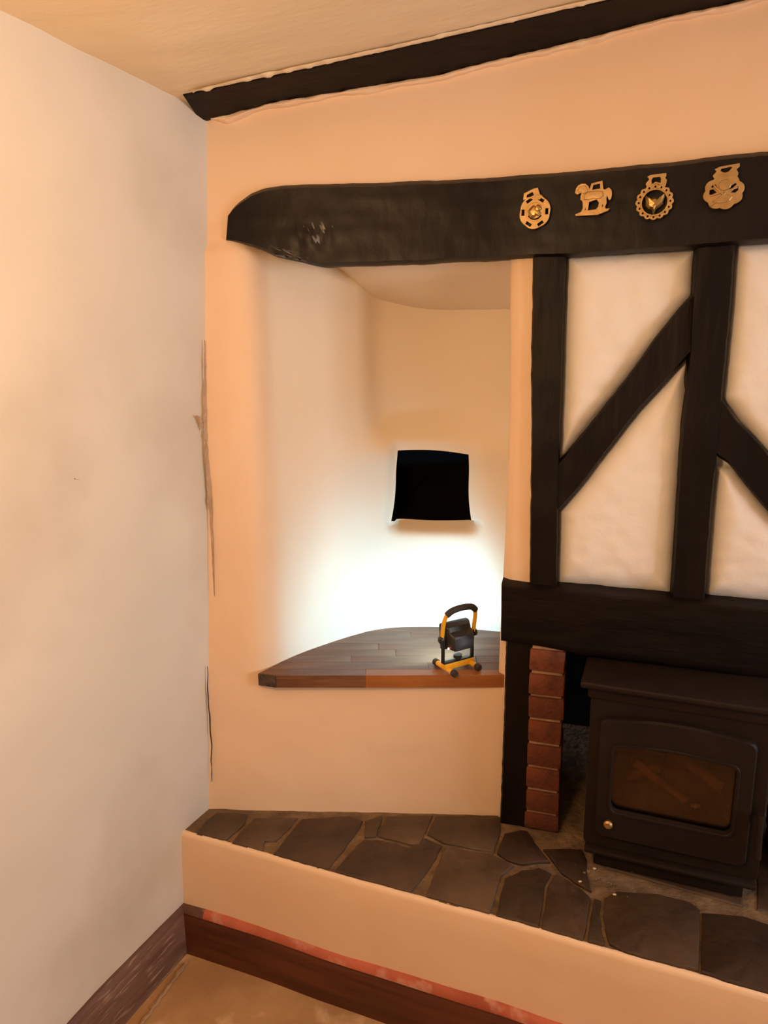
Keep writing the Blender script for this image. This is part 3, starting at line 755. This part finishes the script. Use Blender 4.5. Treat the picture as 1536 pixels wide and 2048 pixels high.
# ------------------------------------------------------------------ alcove shelf
ZS = .8135; TH = .036
out = [at_z(517, 1346, ZS), at_z(552, 1351, ZS), at_z(780, 1351, ZS), at_z(1008, 1350, ZS)]
ol = [(p.x, p.y) for p in out]
shape = [ol[0], ol[1], ol[2], ol[3], (.345, 1.90), (.372, 2.11), (.30, 2.145), (.21, 2.165), (.13, 2.172), (.05, 2.171), (-.02, 2.153), (-.08, 2.12), (-.16, 2.053), (-.24, 1.978), (-.285, 1.926), (-.32, 1.87)]
shelf = thing('alcove_shelf', 'dark polished hardwood shelf curving into the alcove', 'shelf', (0, 1.95, ZS - TH))
def clip(poly, y0, y1, x0=-9, x1=9):
    def half(P, f):
        o = []
        for a, b in zip(P, P[1:] + P[:1]):
            fa, fb = f(a), f(b)
            if fa >= 0: o.append(a)
            if (fa >= 0) != (fb >= 0):
                t = fa / (fa - fb); o.append((a[0] + (b[0] - a[0]) * t, a[1] + (b[1] - a[1]) * t))
        return o
    for f in (lambda p: p[1] - y0 + .03 * p[0], lambda p: y1 - .03 * p[0] - p[1], lambda p: p[0] - x0, lambda p: x1 - p[0]): poly = half(poly, f) if poly else poly
    return poly
ys = [1.70, 1.842, 1.888, 1.934, 1.980, 2.026, 2.072, 2.118, 2.20]
joins = [(-.055,), (.12,), (-.10, .26), (.03,), (-.02,), (.2,), (.08,), ()]
mats_s = [[M['oak'], M['oak_c']], [M['oak'], M['oak']], [M['oak'], M['oak'], M['oak_d']], [M['oak_d'], M['oak']], [M['oak'], M['oak']], [M['oak'], M['oak_d']], [M['oak'], M['oak']], [M['oak']]]
for r in range(8):
    xs = [-9, *joins[r], 9]
    for k in range(len(xs) - 1):
        q = clip(shape, ys[r] + .0003, ys[r + 1] - .0003, xs[k] + .0002, xs[k + 1] - .0002)
        if len(q) > 2:
            prism('stave', q, ZS - TH, ZS + random.uniform(-.0003, .0003), mats_s[r][k], shelf, bev=.0012)
a, b = Vector((*ol[0], 0)), Vector((*ol[1], 0)); t = (b - a).normalized(); nn = Vector((t.y, -t.x, 0))
vs = []
for i in range(9):
    u = i / 8; p = a + (b - a) * u
    for j in range(5):
        z = ZS - .001 - (TH - .002) * j / 4
        q = p + nn * (.003 + .002 * n3((p.x, p.y, z), 90, 4)); vs.append(Vector((q.x, q.y, z)) - shelf.location)
fs = [(i * 5 + j, i * 5 + j + 1, (i + 1) * 5 + j + 1, (i + 1) * 5 + j) for i in range(8) for j in range(4)]
o = mesh('end_grain', vs, fs, M['end_grain'], shelf, fix=False); o['label'] = 'rough dark left end of the shelf'

# ------------------------------------------------------------------ work light
fl = at_z(906, 1351, ZS); fr_ = at_z(958, 1343, ZS); LA = math.atan2(fr_.y - fl.y, fr_.x - fl.x)
LX = Vector((math.cos(LA), math.sin(LA), 0)); LYV = Vector((-LX.y, LX.x, 0))
LA = R_(30); LX = Vector((math.cos(LA), math.sin(LA), 0)); LYV = Vector((-LX.y, LX.x, 0))
base = (fl + fr_) / 2 + LYV * .040
wl = thing('work_light', 'yellow and black portable work light standing on the alcove shelf', 'lamp', (base.x, base.y, ZS), LA)
HW = .040
for s in (-1, 1):
    ft = tube('foot_tube', [(s * HW, -.040, .010), (s * HW, .046, .010)], .0075, M['yellow'], wl, 16)
    for e in (-1, 1):
        bm = bmesh.new(); y = e * .042 + (.006 if e > 0 else 0)
        tube_bm(bm, [(s * HW, y - e * .009, .010), (s * HW, y - e * .007, .010), (s * HW, y + e * .004, .010), (s * HW, y + e * .007, .010)], [.0085, .0098, .0098, .0075], 16)
        autosmooth(from_bm('rubber_cap', bm, M['rubber'], ft), 50)
bm = bmesh.new(); box_bm(bm, (0, 0, .019), (.098, .020, .010), .0015); box_bm(bm, (0, -.010, .017), (.098, .003, .017), .001)
autosmooth(from_bm('crossbar', bm, M['yellow'], wl))
ZP = .096
bm = bmesh.new()
box_bm(bm, (0, 0, .0265), (.102, .016, .003), .0008)
for s in (-1, 1): box_bm(bm, (s * .0495, 0, .066), (.0035, .014, .082), .001)
autosmooth(from_bm('bracket', bm, M['steel'], wl))
bm = bmesh.new(); tube_bm(bm, [(0, 0, .028), (0, 0, .032)], .005, 10)
tube_bm(bm, [(0, 0, .031), (0, 0, .033), (0, 0, .039), (0, 0, .041)], [.0105, .0125, .0125, .0105], 12)
autosmooth(from_bm('locking_knob', bm, M['plastic'], wl), 40)
# lamp head, tipped so that its face looks slightly down
TILT = Matrix.Translation((0, 0, ZP)) @ Matrix.Rotation(R_(-6), 4, 'X')
def head_part(name, fnbm, m, parent=wl, deg=35):
    bm = bmesh.new(); fnbm(bm); bmesh.ops.transform(bm, matrix=TILT, verts=bm.verts); return autosmooth(from_bm(name, bm, m, parent), deg)
def hb(bm):
    # housing: front frame, then a stepped heat sink narrowing to the back
    loops = []
    for y, x, zl, zh in ((.020, .047, -.034, .040), (.012, .047, -.034, .040), (.004, .045, -.031, .038), (-.010, .037, -.030, .031), (-.013, .0365, -.032, .018), (-.026, .034, -.033, .010), (-.029, .031, -.030, .006)):
        pts = []
        r = .006
        for cx, cz, a0 in ((x - r, zl + r, -90), (x - r, zh - r, 0), (-x + r, zh - r, 90), (-x + r, zl + r, 180)):
            for i in range(4):
                a = R_(a0 + 30 * i); pts.append(bm.verts.new((cx + r * math.cos(a), y, cz + r * math.sin(a))))
        loops.append(pts)
    for a, b in zip(loops, loops[1:]):
        for i in range(16): bm.faces.new((a[i], a[(i + 1) % 16], b[(i + 1) % 16], b[i]))
    bm.faces.new(loops[-1]); 
    fr0 = loops[0]; inner = [bm.verts.new((v.co.x * .86, .020, (v.co.z - .003) * .86 + .003)) for v in fr0]; deep = [bm.verts.new((v.co.x * .97, .013, (v.co.z - .003) * .97 + .003)) for v in inner]
    for i in range(16):
        j = (i + 1) % 16; bm.faces.new((fr0[i], fr0[j], inner[j], inner[i])); bm.faces.new((inner[i], inner[j], deep[j], deep[i]))
    bm.faces.new(deep)
head = head_part('lamp_head', hb, M['plastic'])
head_part('led_panel', lambda bm: box_bm(bm, (0, .0137, .003), (.060, .001, .046), 0), M['led'], head)
head_part('indicator_light', lambda bm: bmesh.ops.create_uvsphere(bm, u_segments=10, v_segments=6, radius=.0028, matrix=Matrix.Translation((-.0395, -.009, -.026))), M['red_led'], head)
for s in (-1, 1):
    bm = bmesh.new(); tube_bm(bm, [(s * .045, 0, ZP), (s * .0485, 0, ZP), (s * .052, 0, ZP), (s * .054, 0, ZP), (s * .060, 0, ZP), (s * .062, 0, ZP)], [.004, .004, .007, .0105, .0105, .008], 14)
    autosmooth(from_bm('pivot_knob', bm, M['plastic'], wl), 40)
def yz(t): return -.020 * t
HP = [(-.053, 0, ZP - .004), (-.053, -.003, ZP + .026), (-.053, -.008, ZP + .052), (-.048, -.013, ZP + .072), (-.036, -.017, ZP + .083), (-.020, -.019, ZP + .087), (0, -.020, ZP + .089), (.020, -.019, ZP + .087), (.036, -.017, ZP + .083), (.048, -.013, ZP + .072), (.053, -.008, ZP + .052), (.053, -.003, ZP + .026), (.053, 0, ZP - .004)]
hd = tube('handle', chaikin(HP, 2), .0058, M['yellow'], wl, 12)
tube('handle_grip', chaikin(HP[3:10], 2), .0088, M['rubber'], hd, 14)
HPM = wl.matrix_basis.copy()
wl_m = Matrix.Translation(wl.location) @ Matrix.Rotation(LA, 4, 'Z') @ TILT
spot = lamp('work_light_beam', 'SPOT', wl_m @ Vector((0, .0165, .003)), 12, (.35, .73, 1.0), spot_size=R_(150), spot_blend=.6, shadow_soft_size=.012)
aim(spot, wl_m @ Vector((.13, 1, .03)))

# ------------------------------------------------------------------ horse brasses
def curve_mesh(loops, ext, bev):
    cu = bpy.data.curves.new('c', 'CURVE'); cu.dimensions = '2D'; cu.fill_mode = 'BOTH'; cu.extrude = ext; cu.bevel_depth = bev; cu.bevel_resolution = 1
    for L in loops:
        s = cu.splines.new('POLY'); s.points.add(len(L) - 1); s.use_cyclic_u = True
        for i, p in enumerate(L): s.points[i].co = (p[0], p[1], 0, 1)
    o = bpy.data.objects.new('c', cu); COL.objects.link(o)
    dg = bpy.context.evaluated_depsgraph_get(); dg.update()
    me = bpy.data.meshes.new_from_object(o.evaluated_get(dg))
    bpy.data.objects.remove(o); bpy.data.curves.remove(cu); return me
def brass(name, label, cpx, ppz, fn):
    """cpx = centre in the photo, ppz = zoomed drawing units per photo pixel"""
    c = hit(*cpx, .045)
    sx = (hit(cpx[0] + 10, cpx[1], .045) - hit(cpx[0] - 10, cpx[1], .045)).length / 20 / ppz
    sz = (hit(cpx[0], cpx[1] + 10, .045) - hit(cpx[0], cpx[1] - 10, .045)).length / 20 / ppz
    e = .03; yaw = math.atan2(wall_y(c.x + e) - wall_y(c.x - e), 2 * e)
    base = thing(name, label, 'horse brass', c, yaw, None)
    def flat(nm, loops, z, th, m=M['brass'], parent=base, bev=.0006, lab=None):
        me = curve_mesh([[(x * sx, -y * sz) for x, y in L] for L in loops], th / 2, bev); me.name = nm
        me.transform(Matrix.Translation((0, -z, 0)) @ Matrix.Rotation(R_(90), 4, 'X'))
        o = link(nm, me, m, parent, smooth=False)
        return o
    def relief(nm, L, z, h, m=M['brass_hi'], parent=base, k=.62, ctr=None):
        n = len(L); cx, cy = ctr or (sum(p[0] for p in L) / n, sum(p[1] for p in L) / n)
        vs = [(x * sx, -z, -y * sz) for x, y in L] + [((cx + (x - cx) * k) * sx, -z - h * .8, -(cy + (y - cy) * k) * sz) for x, y in L] + [(cx * sx, -z - h, -cy * sz)]
        fs = [tuple(range(n))] + [(i, (i + 1) % n, n + (i + 1) % n, n + i) for i in range(n)] + [(n + i, n + (i + 1) % n, 2 * n) for i in range(n)]
        return mesh(nm, vs, fs, m, parent, smooth=False)
    fn(flat, relief)
    return base
def ell(cx, cy, rx, ry, n=40, rot=0, lob=0, amp=0, ph=0):
    o = []
    for i in range(n):
        a = 2 * math.pi * i / n; k = 1 + (amp * abs(math.cos(lob * (a + ph) / 2)) - amp if lob else 0)
        x, y = rx * k * math.cos(a), ry * k * math.sin(a); o.append((cx + x * math.cos(rot) - y * math.sin(rot), cy + x * math.sin(rot) + y * math.cos(rot)))
    return o
def slot(cx, cy, l, w_, rot):
    c, s = math.cos(rot), math.sin(rot)
    return [(cx + x * c - y * s, cy + x * s + y * c) for x, y in ((-l, -w_), (l, -w_), (l, w_), (-l, w_))]
def brass1(flat, relief):
    holes = [slot(165 * math.cos(a), 188 * math.sin(a), 46, 24, math.atan2(188 * math.cos(a), -165 * math.sin(a))) for a in [R_(k * 60 + 32 - 60 + 28) for k in range(6)]]
    flat('rim', [ell(0, 0, 214, 236, 72, .12, 6, .05, .5)] + holes + [ell(0, 0, 128, 132, 36)], .004, .004)
    flat('hanger', [[(-165, -180), (-158, -265), (-30, -322), (30, -330), (60, -240), (95, -215), (60, -170), (-60, -190)], [(-125, -205), (-122, -245), (-40, -284), (-20, -245), (-30, -215)]], .004, .0035)
    ld = [(-90, 30), (-100, -20), (-60, -70), (-20, -100), (10, -70), (30, -105), (80, -90), (100, -40), (70, -10), (95, 30), (60, 70), (20, 50), (-10, 85), (-60, 80)]
    flat('centre_ring', [ell(0, 0, 134, 138, 36), [(110 * math.cos(R_(a)), 112 * math.sin(R_(a))) for a in range(25, 156, 10)] + [(88 * math.cos(R_(a)), 88 * math.sin(R_(a))) for a in range(155, 24, -10)]], .0035, .0035)
    relief('lion_motif', ld, .006, .006)
    relief('motif_mane', ell(38, -45, 46, 46, 14), .009, .004)
def brass2(flat, relief):
    H = [(905, 452), (915, 392), (945, 350), (990, 332), (1040, 336), (1080, 368), (1105, 425), (1128, 338), (1275, 312), (1290, 425), (1312, 438), (1335, 428), (1370, 413), (1405, 448), (1412, 500), (1402, 572), (1380, 582), (1364, 545), (1345, 500), (1338, 560), (1345, 620), (1326, 672), (1338, 702), (1388, 702), (1370, 728), (1232, 776), (930, 772), (920, 755), (1000, 724), (1024, 670), (1018, 600), (1008, 565), (986, 552), (984, 500), (1000, 455), (975, 456), (940, 476)]
    hs = [[(1136, 428), (1150, 358), (1248, 342), (1254, 418)], [(1100, 590), (1160, 575), (1210, 560), (1245, 610), (1235, 668), (1205, 702), (1090, 710), (1096, 650)], [(1284, 645), (1296, 620), (1306, 656), (1284, 690)], [(1060, 640), (1068, 700), (1046, 705)]]
    c = lambda L: [(x - 1150, y - 545) for x, y in L]
    flat('horse_figure', [c(H)] + [c(h) for h in hs], .004, .004)
    relief('flank', c([(1010, 560), (1020, 480), (1080, 440), (1200, 440), (1300, 450), (1320, 520), (1270, 560), (1160, 550), (1080, 570)]), .0062, .0018, M['brass'], k=.8)
    relief('neck', c([(930, 420), (960, 365), (1040, 350), (1085, 400), (1095, 450), (1020, 480), (990, 430), (945, 450)]), .0062, .0014, M['brass'], k=.8)
def brass3(flat, relief):
    oc = ell(0, 0, 214, 202, 128, 0, 16, .09, 0)
    holes = [ell(178 * math.cos(a), 172 * math.sin(a), 15, 15, 10) for a in [2 * math.pi * k / 16 for k in range(16)]]
    flat('rim', [oc, ell(0, 5, 152, 148, 48)] + holes, .004, .004)
    rb = flat('bead_ring', [ell(0, 5, 160, 156, 48), ell(0, 5, 146, 142, 48)], .006, .003, M['brass_hi'])
    flat('hanger', [[(-95, -170), (-108, -215), (-70, -260), (-95, -290), (-60, -305), (110, -312), (112, -285), (100, -265), (122, -235), (110, -170), (60, -185), (0, -210), (-50, -180)], [(-45, -200), (-52, -250), (-38, -278), (45, -280), (60, -260), (58, -205), (0, -225)]], .004, .0035)
    fox = [(-118, -88), (-90, -78), (-40, -45), (0, -60), (45, -45), (100, -95), (128, -108), (118, -50), (95, 5), (100, 30), (62, 62), (22, 85), (0, 145), (-14, 130), (-25, 85), (-62, 75), (-98, 40), (-95, 10), (-105, -40)]
    relief('fox_mask', fox, .004, .009, M['brass_hi'], ctr=(0, 20))
    relief('muzzle', [(-22, 30), (0, 10), (22, 30), (16, 85), (0, 120), (-16, 85)], .009, .006, M['brass_hi'])
def brass4(flat, relief):
    oc = ell(0, 0, 232, 200, 96, 0, 8, .11, .25)
    hl = [[(-150, -60), (-130, -95), (-112, -70), (-128, -50)], [(-112, -98), (-95, -90), (-60, -40), (-68, -20), (-95, -35)], [(-165, -35), (-120, -40), (-70, 0), (-130, 25), (-165, 22)], [(130, -95), (145, -75), (80, -20), (55, -25), (70, -65)], [(165, -60), (165, -10), (130, 20), (70, 12), (110, -20)]]
    flat('rim', [oc] + hl, .004, .004)
    flat('hanger', [[(-110, -150), (-135, -190), (-95, -235), (-118, -262), (-60, -285), (150, -305), (152, -275), (120, -245), (145, -200), (130, -140), (0, -165)], [(-62, -240), (-50, -265), (60, -278), (80, -268), (40, -225), (0, -212), (-30, -222)]], .004, .0035)
    relief('crest_disc', ell(5, -75, 75, 68, 20), .006, .002, M['brass'], k=.85)
    relief('lower_shield', [(-130, 105), (-60, 60), (10, 20), (70, 35), (110, 60), (80, 105), (20, 128), (-70, 130)], .006, .002, M['brass'], k=.85)
    flat('crossed_horn', [slot(-40, 65, 130, 6, -.72)], .0072, .003, M['brass']); flat('crossed_horn', [slot(0, 0, 150, 5, -.25)], .0072, .003, M['brass'])
    flat('crossed_horn', [slot(-60, -20, 80, 6, .78)], .0072, .003, M['brass'])
brass('horse_brass', 'oval brass with six slots and lion centre, leftmost of the four', (1070, 425), 6.98, brass1)
brass('horse_brass', 'brass in the shape of a standing horse on a base', (1185, 398), 6.98, brass2)
brass('horse_brass', 'round brass with pierced scalloped rim and fox mask', (1308.5, 405), 5.69, brass3)
brass('horse_brass', 'lobed solid brass with crest and crossed bars, rightmost of the four', (1446.5, 385), 5.69, brass4)

# ------------------------------------------------------------------ small wear in the corner
def crack(name, pts, m, lift=.004):
    """ragged sliver of missing plaster on the left wall: pts = (px, py, half width px)"""
    vs = []; n = len(pts) * 4
    for i in range(n + 1):
        x, y, h = interp(pts, i / n)
        h *= 1 + .5 * noise.noise(Vector((i * .9, 2, 1))); x += 1.6 * noise.noise(Vector((i * .5, 7, 1)))
        for s in (-1, 0, 1):
            d = ray(x + s * h * .55, y); lo, hi = .05, 6
            for _ in range(40):
                t = (lo + hi) / 2; p = EYE + d * t
                if p.x - left_x(p.y, p.z) > 0 and p.y < wall_y(p.x): lo = t
                else: hi = t
            p = EYE + d * lo; vs.append(p + Vector((.006, -.010, 0)) * (1 if s else .8))
    fs = [(i * 3 + j, i * 3 + j + 1, (i + 1) * 3 + j + 1, (i + 1) * 3 + j) for i in range(n) for j in (0, 1)]
    return mesh(name, vs, fs, m, wall_left, fix=False)
crack('corner_crack', [(406, 680, 1), (407, 720, 3), (407, 800, 4), (408, 850, 5), (409, 900, 5), (414, 950, 8), (417, 1000, 8), (420, 1050, 5), (423, 1110, 4), (426, 1190, 1)], M['crack'])
crack('plaster_scar', [(389, 830, 2), (396, 834, 8), (400, 848, 5), (403, 860, 2)], M['crack'])
crack('corner_crack', [(412, 1330, 1), (414, 1400, 2.5), (420, 1480, 2), (421, 1560, 1)], M['gap'])
crack('wall_mark', [(146, 955, 1), (150, 957, 3), (158, 958, 1)], M['gap'])
strip = []
for i in range(17):
    t = i / 16; p = at_z(372 - 92 * t, 1925 + 125 * t, .004); wd = .010 + .008 * noise.noise(Vector((i * .7, 3, 3)))
    for d, z in ((-wd, .002), (0, .007), (wd * .6, .003)): strip.append((p.x + d, p.y + d * .2, z + .001 * noise.noise(Vector((i, d * 40, 1)))))
fl_o = bpy.data.objects['floor']
mesh('torn_edge_strip', strip, [(i * 3 + j, i * 3 + j + 1, (i + 1) * 3 + j + 1, (i + 1) * 3 + j) for i in range(16) for j in (0, 1)], M['grout'], fl_o, fix=False)
bpy.context.view_layer.update()
